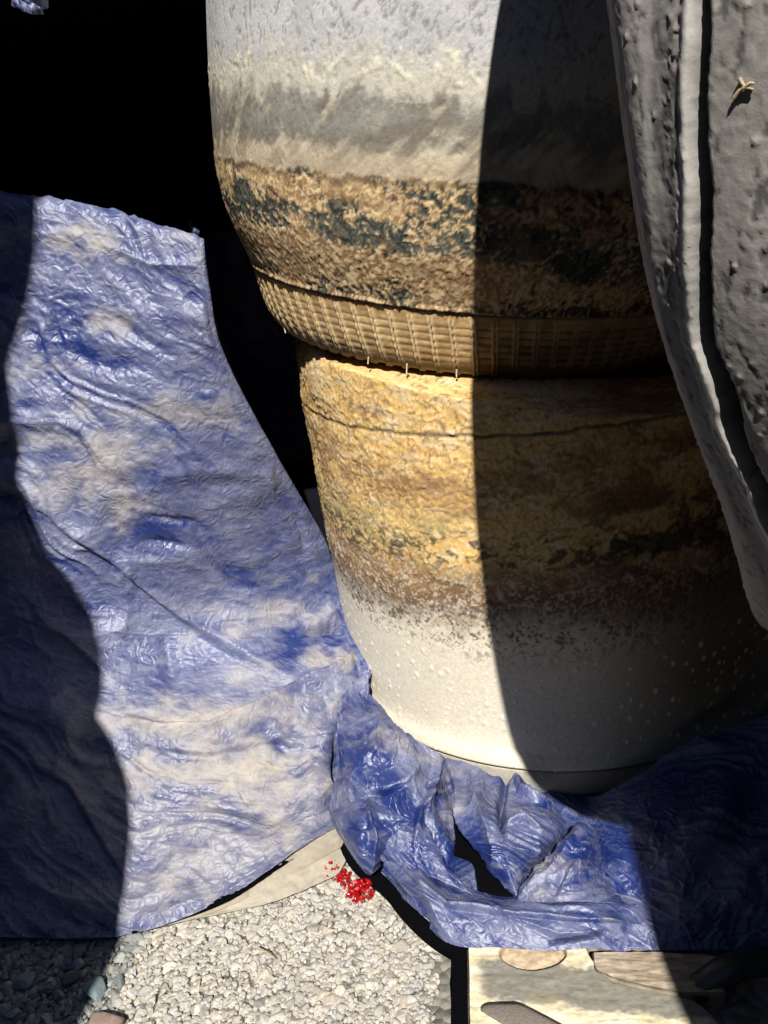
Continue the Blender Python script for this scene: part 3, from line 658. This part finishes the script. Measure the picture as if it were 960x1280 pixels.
# low base of the bunched cloth, running right under and in front of the tyre
B0 = [[(440, 850, .12), (480, 905, .05), (530, 940, .028), (600, 945, .006), (655, 958, .006), (700, 985, .006), (738, 1000, .006), (775, 985, .050), (870, 930, .085), (960, 895, .12), (1120, 840, .17)],
      [(430, 940, .02), (470, 980, .016), (520, 1000, .012), (575, 1010, .010), (650, 1020, .012), (705, 1030, .010), (745, 1040, .018), (800, 1020, .055), (880, 985, .075), (965, 960, .09), (1120, 930, .12)],
      [(430, 1000, .01), (475, 1040, .010), (530, 1060, .010), (590, 1070, .009), (660, 1075, .010), (715, 1080, .014), (760, 1085, .030), (820, 1080, .050), (890, 1070, .058), (970, 1060, .06), (1120, 1050, .07)],
      [(440, 1040, .008), (490, 1090, .010), (540, 1130, .010), (600, 1135, .008), (670, 1130, .010), (730, 1130, .012), (780, 1130, .020), (840, 1135, .028), (900, 1135, .03), (975, 1135, .035), (1120, 1130, .03)],
      [(448, 1055, .008), (505, 1120, .008), (565, 1172, .008), (625, 1176, .008), (700, 1180, .008), (745, 1184, .008), (790, 1188, .008), (850, 1188, .008), (905, 1187, .008), (975, 1188, .008), (1120, 1195, .008)]]
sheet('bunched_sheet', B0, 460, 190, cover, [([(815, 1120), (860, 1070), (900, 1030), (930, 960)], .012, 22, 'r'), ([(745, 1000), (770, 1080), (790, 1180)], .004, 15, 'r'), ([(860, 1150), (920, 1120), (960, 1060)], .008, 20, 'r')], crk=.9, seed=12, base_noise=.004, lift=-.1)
M_shade = material('shade_sheet', (.003, .003, .004), rough=1, spec=.02, use_tint=False)  # near black for sheets and a strip that stand in for shade
sheet('shade_sheet', [[(543, 965, .028), (562, 965, .028)], [(546, 1000, .026), (572, 1000, .026)], [(552, 1040, .026), (602, 1040, .026)], [(560, 1080, .025), (630, 1080, .025)], [(575, 1112, .024), (650, 1112, .024)], [(590, 1126, .02), (655, 1126, .02)]],
      30, 80, cover, crk=.05, seed=7, mat=M_shade, tint=(.003, .003, .004), base_noise=.003, zmin=.002)  # dark of the gap between the folds, laid in as a sheet
sheet('shade_sheet', [[(418, 1020, .02), (450, 1040, .02)], [(428, 1062, .010), (462, 1075, .02)], [(446, 1093, .004), (490, 1105, .018)], [(481, 1122, .004), (512, 1130, .018)], [(506, 1152, .004), (545, 1160, .018)], [(540, 1185, .004), (572, 1176, .016)], [(566, 1204, .009), (600, 1180, .012)]],
      30, 110, cover, crk=.25, seed=9, mat=M_shade, tint=(.003, .003, .004), base_noise=.003, zmin=.002)  # shadow band on the ground beside the bunch, laid in as a sheet
sheet('shade_sheet', [[(160, 1150, .008), (262, 1110, .016), (340, 1072, .020), (410, 1020, .028)], [(166, 1169, .008), (270, 1134, .018), (340, 1092, .022), (410, 1042, .026)]],
      90, 12, cover, crk=.2, seed=10, mat=M_shade, tint=(.003, .003, .004), base_noise=.003, zmin=.002)  # shade under the lower cover edge, laid in as a sheet
# left fold: rumpled from the rim down to the gap
PA = [[(446, 836, 1.178), (458, 862, 1.172), (480, 893, .085), (515, 922, .085), (543, 941, .07), (556, 947, .05)],
      [(424, 905, 1.125), (448, 905, 1.110), (475, 925, .105), (508, 945, .09), (546, 962, .06), (556, 968, .015)],
      [(424, 955, 1.11), (445, 960, .085), (470, 972, .095), (505, 985, .085), (549, 1003, .045), (560, 1010, .01)],
      [(418, 1005, .045), (445, 1010, .065), (470, 1018, .075), (508, 1030, .07), (554, 1046, .045), (558, 1052, .01)],
      [(422, 1030, .03), (450, 1045, .05), (480, 1050, .062), (525, 1065, .058), (572, 1090, .040), (576, 1096, .01)],
      [(440, 1050, .02), (472, 1068, .035), (500, 1080, .05), (545, 1100, .045), (592, 1122, .03), (597, 1126, .01)]]
KA = [([(545, 945), (535, 985), (520, 1020), (518, 1060)], .012, 7, 'f'), ([(500, 930), (515, 965), (490, 1000), (485, 1045)], .008, 8, 's'), ([(430, 880), (440, 920), (460, 950), (445, 1000)], .012, 12, 'f'),
      ([(462, 996), (490, 990), (505, 986)], -.014, 4, 'r'), ([(525, 1020), (545, 1052), (570, 1085), (595, 1120)], -.016, 4, 'r'), ([(455, 905), (470, 900), (475, 940), (462, 960)], .008, 6, 's'),
      ([(480, 905), (492, 930), (488, 960)], .007, 5, 's'), ([(505, 925), (500, 950), (510, 980)], .006, 5, 's'), ([(560, 1000), (570, 1040), (600, 1085)], .006, 6, 's')]
sheet('left_fold', PA, 260, 300, cover, [(a_, b_*1.35, c_, d_) for a_, b_, c_, d_ in KA], crk=.6, seed=21, an=1.0, lift=-.04, gather=.0035, base_noise=.004)
# bright triangular flap
PF = [[(462, 1000, .085), (480, 1012, .088), (500, 1020, .084), (514, 1026, .078)],
      [(430, 1008, .070), (458, 1022, .088), (478, 1034, .082), (502, 1038, .072)],
      [(416, 1020, .055), (445, 1040, .085), (466, 1046, .078), (488, 1050, .062)],
      [(424, 1042, .045), (448, 1060, .070), (464, 1062, .068), (478, 1062, .055)],
      [(440, 1066, .038), (452, 1078, .052), (464, 1078, .052), (474, 1070, .045)],
      [(458, 1090, .030), (461, 1092, .032), (465, 1090, .032), (470, 1084, .032)]]
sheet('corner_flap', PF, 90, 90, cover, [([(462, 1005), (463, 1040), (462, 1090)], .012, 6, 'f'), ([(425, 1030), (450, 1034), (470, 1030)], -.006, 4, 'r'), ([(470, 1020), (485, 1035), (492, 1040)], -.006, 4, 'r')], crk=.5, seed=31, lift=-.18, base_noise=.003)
# the piece right of the gap, hanging from under the rim
PB = [[(548, 950, .03), (556, 951, .062), (590, 961, .056), (625, 969, .054), (650, 972, .050), (668, 990, .04)],
      [(552, 985, .012), (562, 990, .060), (592, 990, .062), (625, 995, .055), (668, 1000, .050), (690, 1010, .02)],
      [(566, 1020, .010), (576, 1022, .060), (604, 1020, .075), (640, 1020, .070), (685, 1022, .060), (706, 1032, .02)],
      [(600, 1058, .010), (608, 1056, .055), (625, 1050, .070), (655, 1050, .068), (690, 1042, .055), (708, 1040, .02)],
      [(624, 1092, .010), (631, 1090, .045), (638, 1082, .055), (658, 1076, .055), (680, 1062, .045), (700, 1050, .02)],
      [(640, 1124, .008), (645, 1124, .028), (648, 1118, .035), (655, 1106, .035), (668, 1090, .030), (690, 1066, .015)]]
KB = [([(560, 955), (580, 1020), (620, 1075), (645, 1120)], .010, 6, 'f'), ([(575, 955), (590, 1000), (615, 1040), (630, 1100)], .008, 7, 's'), ([(634, 964), (630, 985), (626, 1010), (628, 1050)], -.016, 4, 'r'),
      ([(642, 968), (650, 990), (690, 1012)], .012, 6, 'f'), ([(632, 1030), (655, 1028), (675, 1040)], .008, 6, 'f'), ([(640, 1060), (665, 1066), (672, 1050)], .006, 6, 's'), ([(600, 965), (602, 1000), (590, 1015)], .007, 5, 's')]
sheet('right_fold', PB, 240, 280, cover, [(a_, b_*1.3, c_, d_) for a_, b_, c_, d_ in KB], crk=.55, gather=.0025, seed=41, an=.9, lift=-.04)
# bottom roll and the pointed tip at its right end
PR = [[(474, 1060, .034), (520, 1078, .040), (570, 1100, .034), (620, 1118, .028), (680, 1122, .030), (735, 1112, .036), (795, 1125, .030), (808, 1136, .015)],
      [(478, 1066, .042), (522, 1096, .048), (575, 1124, .040), (622, 1132, .038), (682, 1134, .040), (738, 1130, .042), (790, 1138, .032), (806, 1142, .015)],
      [(484, 1082, .034), (524, 1122, .040), (580, 1150, .036), (625, 1154, .034), (684, 1156, .036), (740, 1152, .036), (776, 1152, .028), (792, 1152, .014)],
      [(490, 1098, .022), (528, 1144, .028), (575, 1170, .028), (625, 1172, .027), (688, 1176, .026), (742, 1170, .026), (772, 1172, .018), (786, 1172, .010)],
      [(497, 1112, .014), (534, 1158, .018), (572, 1181, .021), (625, 1184, .021), (690, 1188, .020), (742, 1184, .018), (772, 1189, .010), (790, 1190, .008)]]
KR = [([(478, 1075), (505, 1100), (545, 1130), (560, 1140)], .008, 6, 's'), ([(505, 1085), (530, 1110), (560, 1135), (620, 1140)], .008, 8, 'f'), ([(560, 1135), (640, 1145), (720, 1150), (770, 1150)], .006, 9, 'f'),
      ([(495, 1120), (520, 1145), (545, 1162)], -.012, 3.5, 'r'), ([(690, 1178), (735, 1170), (755, 1164)], -.010, 3.5, 'r'), ([(745, 1150), (775, 1148), (805, 1140)], .008, 7, 'f')]
sheet('bottom_roll', PR, 320, 130, cover, [(a_, b_*1.4, c_*.8, d_) for a_, b_, c_, d_ in KR]+[([(520, 1085), (535, 1120), (560, 1165)], .007, 5, 's'), ([(600, 1125), (640, 1150), (700, 1165), (760, 1160)], .006, 6, 's'), ([(640, 1128), (690, 1140), (740, 1135)], .005, 5, 's')], crk=.5, seed=51, an=2.6, lift=-.04)
PT = [[(727, 1034, .060), (733, 1034, .062), (739, 1042, .05), (743, 1050, .03)],
      [(705, 1056, .062), (722, 1058, .072), (738, 1060, .060), (748, 1066, .03)],
      [(682, 1080, .058), (706, 1084, .070), (732, 1086, .064), (756, 1090, .03)],
      [(658, 1104, .052), (690, 1108, .064), (724, 1110, .062), (768, 1112, .034)],
      [(642, 1126, .045), (682, 1128, .058), (724, 1128, .058), (798, 1134, .035)]]
sheet('pointed_fold', PT, 150, 120, cover, [([(645, 1126), (690, 1092), (715, 1060), (730, 1036)], .008, 8, 'f'), ([(700, 1110), (720, 1080), (735, 1050)], .006, 6, 's'), ([(690, 1122), (700, 1100), (710, 1085)], -.006, 5, 'r')], crk=.8, seed=61)

# ------------------------------------------------------------------ red lens shards
rng = np.random.default_rng(77)
SH = []
for cx, cy, rx, ry, n in ((412, 1080, 15, 9, 46), (424, 1092, 15, 8, 18), (450, 1112, 18, 12, 56), (436, 1102, 11, 7, 8)):
    for _ in range(n):
        a, q = rng.uniform(0, 2*pi), rng.uniform(0, 1)**.5; SH.append((cx+rx*q*cos(a), cy+ry*q*sin(a)))
for k, (px, py) in enumerate(SH):
    V, Fc = stone_shape(rng, 1, 8, .7); s = rng.choice([.0026, .0036, .0052, .0068], p=[.3, .35, .25, .1])*rng.uniform(.9, 1.1)
    pale = rng.random() < .15; left_c = px < 436
    me = mesh('red_shard', V*s*np.array([1, rng.uniform(.7, 1), rng.uniform(.7, 1)]), Fc, M_pink if pale else M_red, smooth=False); p = at(px, py, .009)
    o = link('red_shard', me); o.location = (p[0], p[1], .005+rng.uniform(0, .004)); o.rotation_euler = rng.uniform(0, 6, 3)
    lb = ('pale pinkish frosted' if pale else 'deep red glossy')+' crumb of broken plastic in the '+('left clump, beside the beige lining' if left_c else 'right clump, beside the near-black shade sheet')
    tag(o, lb, 'plastic shard', ('pale' if pale else 'red')+' crumbs in the '+('left' if left_c else 'right')+' clump of broken plastic')

# ------------------------------------------------------------------ cream board, brown board, stone on the board
def slab(name, outline, z0, z1, parent, mat, colfn, res=.003, holes=None, dispfn=None, bevel=.004):
    """a slab with a finely gridded top inside the outline (list of ground points)"""
    O = np.array([(at(px, py, z1)[0], at(px, py, z1)[1]) for px, py in outline]); n = 140
    # parametrise as a fan strip between the left/right chains: bilinear patch from four chains
    return O
def quad_patch(name, rows, z1, z0, nu, nv, parent, mat, colfn, dispfn, smooth=True):
    R = np.array([[list(at(px, py, z1))+[px, py] for px, py in row] for row in rows])
    G = catmull(R, nv); G = catmull(G.transpose(1, 0, 2), nu)
    P = G[..., :3].copy(); px, py = G[..., 3], G[..., 4]
    P[..., 2] = z1+dispfn(px, py, P)
    e = .0025
    # rounded rim and skirt down to z0
    def ring(P, inset, z):
        return P
    V = P.reshape(-1, 3); col = colfn(px, py, P).reshape(-1, 3)
    Fc = grid_faces(nu, nv)
    idx = np.arange(nu*nv).reshape(nu, nv)
    loop = np.concatenate([idx[:, 0], idx[-1, 1:], idx[-2::-1, -1], idx[0, -2:0:-1]])
    cen = V.mean(0); B = V[loop].copy()
    out = B-cen; out[:, 2] = 0; out /= np.linalg.norm(out, axis=1, keepdims=True)
    B1 = B+out*.0018; B1[:, 2] -= .0025; B2 = B1.copy()+out*.0005*rng.normal(size=(len(B), 1)); B2[:, 2] = z0
    k, n0 = len(loop), len(V)
    V = np.concatenate([V, B1, B2]); c = col[loop]; col = np.concatenate([col, c, c*.9])
    i = np.arange(k); j = (i+1) % k
    Fc = np.concatenate([Fc, np.stack([loop[i], loop[j], n0+j, n0+i], -1), np.stack([n0+i, n0+j, n0+k+j, n0+k+i], -1)])
    me = mesh(name, V, Fc, mat, col, extra=np.full(len(V), .8)); return link(name, me, parent)
board = empty('cream_board', tuple(at(740, 1240, 0.0)))
board.location.z = 0
def local(o, parent):
    o.data.transform(mathutils.Matrix.Translation(-parent.location)); return o
def col_cream(px, py, P):
    n1 = fbm(px/30, py/9, 0, 4, 201); n2 = fbm(px/6, py/4, 0, 3, 202)
    c = mix((.68, .59, .40), (.80, .74, .56), ss(-.5, .5, n1))
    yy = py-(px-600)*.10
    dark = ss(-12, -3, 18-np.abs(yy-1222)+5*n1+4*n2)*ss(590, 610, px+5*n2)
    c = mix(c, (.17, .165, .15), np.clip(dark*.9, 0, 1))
    sm = np.exp(-((px-682)/24)**2-((py-1248)/9)**2); c = mix(c, (.27, .23, .17), ss(.35, .6, sm+.15*n2)*.7)
    vein = ss(.9, .0, np.abs(fbm((px-py*.4)/26, py/7, 0, 3, 203))*7); c = mix(c, (.33, .26, .15), vein*.4)
    return c*(1+.1*n2[..., None])
def hole(px, py): return ((px-666)/41.)**2+((py-1190)/22.)**2
def disp_cream(px, py, P):
    n1 = fbm(px/22, py/8, 0, 3, 204)
    d = .0006*n1+.0003*fbm(px/6, py/5, 0, 3, 205)
    return d-.010*ss(1.08, .93, hole(px, py))
def col_b(px, py, P):
    c = col_cream(px, py, P); h = ss(1.1, .92, hole(px, py)); n2 = fbm(px/9, py/5, 0, 3, 206)
    c = mix(c, mix((.48, .36, .24), (.58, .48, .34), ss(-.4, .4, n2)), h)
    rim = ss(.16, .03, np.abs(hole(px, py)-1)); return mix(c, (.24, .15, .08), rim*.6)
rowsC = [[(586, 1168), (640, 1168), (700, 1168), (722, 1168), (730, 1176)],
         [(586, 1192), (640, 1192), (706, 1192), (734, 1196), (741, 1202)],
         [(587, 1220), (650, 1220), (715, 1216), (752, 1222), (780, 1234)],
         [(587, 1250), (655, 1248), (740, 1246), (820, 1246), (862, 1250)],
         [(588, 1285), (665, 1285), (760, 1285), (850, 1282), (905, 1286)],
         [(590, 1330), (670, 1330), (770, 1330), (870, 1330), (960, 1335)]]
o = quad_patch('board', rowsC, .016, -.002, 190, 150, board, M_panel, col_b, disp_cream); local(o, board)
tag(board, 'flat cream painted board with grey smears and a round recess, below the bunched cover', 'board')
brown = empty('brown_board', tuple(at(800, 1215, 0.0))); brown.location.z = 0
def col_br(px, py, P):
    n = fbm(px/30, py/5, 0, 4, 211)
    return mix((.27, .21, .15), (.42, .35, .27), ss(-.5, .5, n))*(1+.1*fbm(px/4, py/4, 0, 2, 212)[..., None])
rowsD = [[(742, 1190), (800, 1190), (860, 1192), (900, 1196)], [(744, 1208), (800, 1212), (850, 1216), (900, 1218)], [(748, 1214), (790, 1228), (845, 1238), (905, 1240)], ]
o = quad_patch('board', rowsD, .018, -.002, 90, 50, brown, M_panel, col_br, lambda px, py, P: .001*fbm(px/20, py/4, 0, 3, 213)); local(o, brown)
tag(brown, 'narrow brown grey board wedged beside the cream one, half in shadow', 'board')
# flat grey stone on the board
V, Fc = stone_shape(np.random.default_rng(5), 3, 5, .5); s = .047
V = V*np.array([s, s*.55, s*.42]); p = at(655, 1281, .03)
me = mesh('grey_stone', V, Fc, M_stone, np.repeat(np.array([[.20, .175, .15]]), len(V), 0), smooth=True)
o = link('grey_stone', me); o.location = (p[0]+.006, p[1], .030); o.rotation_euler.z = -.25
tag(o, 'smooth brown grey stone lying on the cream board at the bottom edge', 'stone')
# dark rubber strip, right, in the shadow
def tube(name, pts, rad, mat, seg=14, flat=1.):
    P = catmull(np.array(pts, float)[:, None, :], 60)[:, 0]; T = np.gradient(P, axis=0); T /= np.linalg.norm(T, axis=1, keepdims=True)
    sd = np.cross(T, [0, 0, 1]); sd /= np.linalg.norm(sd, axis=1, keepdims=True); up_ = np.cross(sd, T)
    a = np.linspace(0, 2*pi, seg, endpoint=False)
    V = P[:, None]+rad*(np.cos(a)[None, :, None]*sd[:, None]+flat*np.sin(a)[None, :, None]*up_[:, None])
    idx = np.arange(60*seg).reshape(60, seg)
    Fq = np.stack([idx[:-1], np.roll(idx[:-1], -1, 1), np.roll(idx[1:], -1, 1), idx[1:]], -1).reshape(-1, 4)
    return mesh(name, V, Fq, mat)
M_hose = material('glossy_black_rubber', (.03, .032, .035), rough=.38, use_tint=False, grain=.4, grain_scale=90, bump=.3, bump_scale=90)
pts = [at(862, 1240, .006), at(885, 1228, .012), at(915, 1210, .022), at(970, 1200, .022), at(1100, 1195, .02)]
me = tube('rubber_hose', pts, .014, M_hose, 16, .8); tag(link('rubber_hose', me), 'black rubber hose lying in the shadow at the bottom right', 'hose')

# flat black strip added as the shadow at the left edge of the board
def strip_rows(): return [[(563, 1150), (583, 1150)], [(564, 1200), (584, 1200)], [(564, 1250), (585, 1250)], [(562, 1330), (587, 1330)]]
stp = quad_patch('board_shadow', strip_rows(), .0105, -.002, 12, 80, None, M_shade, lambda px, py, P: np.zeros(P.shape)+.02, lambda px, py, P: .0006*fbm(px/6, py/6, 0, 2, 9))
tag(stp, 'flat black strip standing for shadow on the stones along the left edge of the cream board', 'shadow strip')

rag = empty('blue_rag', (0, 0, 0))
RG = [[('w', -.62, -.46, 1.418, 900, 100), ('w', -.585, -.46, 1.418, 900, 100), ('w', -.55, -.46, 1.418, 900, 100)],
      [(-5, -160, .98), (28, -160, .96), (58, -160, .98)], [(-2, -60, .99), (28, -60, .965), (60, -55, .985)], [(8, -8, .99), (36, 3, .97), (62, 4, .985)], [(24, 2, .99), (48, 12, .975), (60, 14, .985)]]
sheet('cloth', RG, 60, 90, rag, [([(20, -100), (40, -20), (50, 10)], .008, 6, 's')], crk=.6, seed=90, lift=.15)
tag(rag, 'small blue rag hanging at the top left corner before the dark bay', 'rag')

# ------------------------------------------------------------------ added black bay and blockers: dark backdrop, less sky light
def box(name, x0, x1, y0, y1, z0, z1, mat, parent):
    V = [(x, y, z) for x in (x0, x1) for y in (y0, y1) for z in (z0, z1)]
    Fq = [(0, 1, 3, 2), (4, 6, 7, 5), (0, 4, 5, 1), (2, 3, 7, 6), (0, 2, 6, 4), (1, 5, 7, 3)]
    me = mesh(name, V, Fq, mat, smooth=False); o = link(name, me, parent); me.transform(mathutils.Matrix.Translation(-parent.location)); return o
tr = empty('added_dark_bay', (-.6, 1.2, 0))  # bay added as dark backdrop; its overhang and sides block sky light
box('blocker_roof', -2.6, 1.9, -.47, 5.5, 1.42, 1.50, M_black, tr)
box('backdrop_wall', -2.6, 1.9, 5.5, 5.56, -.002, 1.50, M_black, tr)
box('blocker_wall', -2.66, -2.6, -.7, 5.56, -.002, 1.50, M_black, tr)
box('blocker_wall', 1.9, 1.96, -.7, 5.56, -.002, 1.50, M_black, tr)
tag(tr, 'added open black bay, dark backdrop and sky blocker behind the tyres and the cover', 'light blocker')
bx = empty('rear_sky_blocker', (0, -4.6, 0))  # added unseen behind the viewer to cut sky light
box('blocker_body', -5, 5, -6.8, -4.4, .5, 4.0, M_black, bx)
for x in (-3, -1.8, 1.8, 3):
    V, Fc = lathe_coarse([(0, .2), (0, .42), (.02, .47), (.05, .48), (.2, .48), (.23, .47), (.25, .42), (.25, .2)], 48)
    V = V[:, [2, 0, 1]]*np.array([1, 1, 1]); V = V[:, [1, 0, 2]]
    link('blocker_wheel', mesh('blocker_wheel', V+np.array([x, .1, .48]), Fc, M_rubber), bx)
tag(bx, 'long black box added unseen behind the viewer to block sky light', 'light blocker')
for x0, x1, side in ((-4.4, -2.8, 'left'), (2.1, 3.7, 'right')):
    cx = empty('side_sky_blocker', ((x0+x1)/2, -1.5, 0))  # unseen side block, added to darken the shade
    box('blocker_body', x0, x1, -4.2, 3.0, .02, 3.6, M_black, cx)
    for k in range(36): box('rib', x1-.001 if side == 'left' else x0-.03, x1+.03 if side == 'left' else x0+.001, -4.1+k*.2, -4.0+k*.2, .1, 3.5, M_black, cx)
    tag(cx, 'tall black block added unseen to cut sky light on the '+side, 'side light blocker')
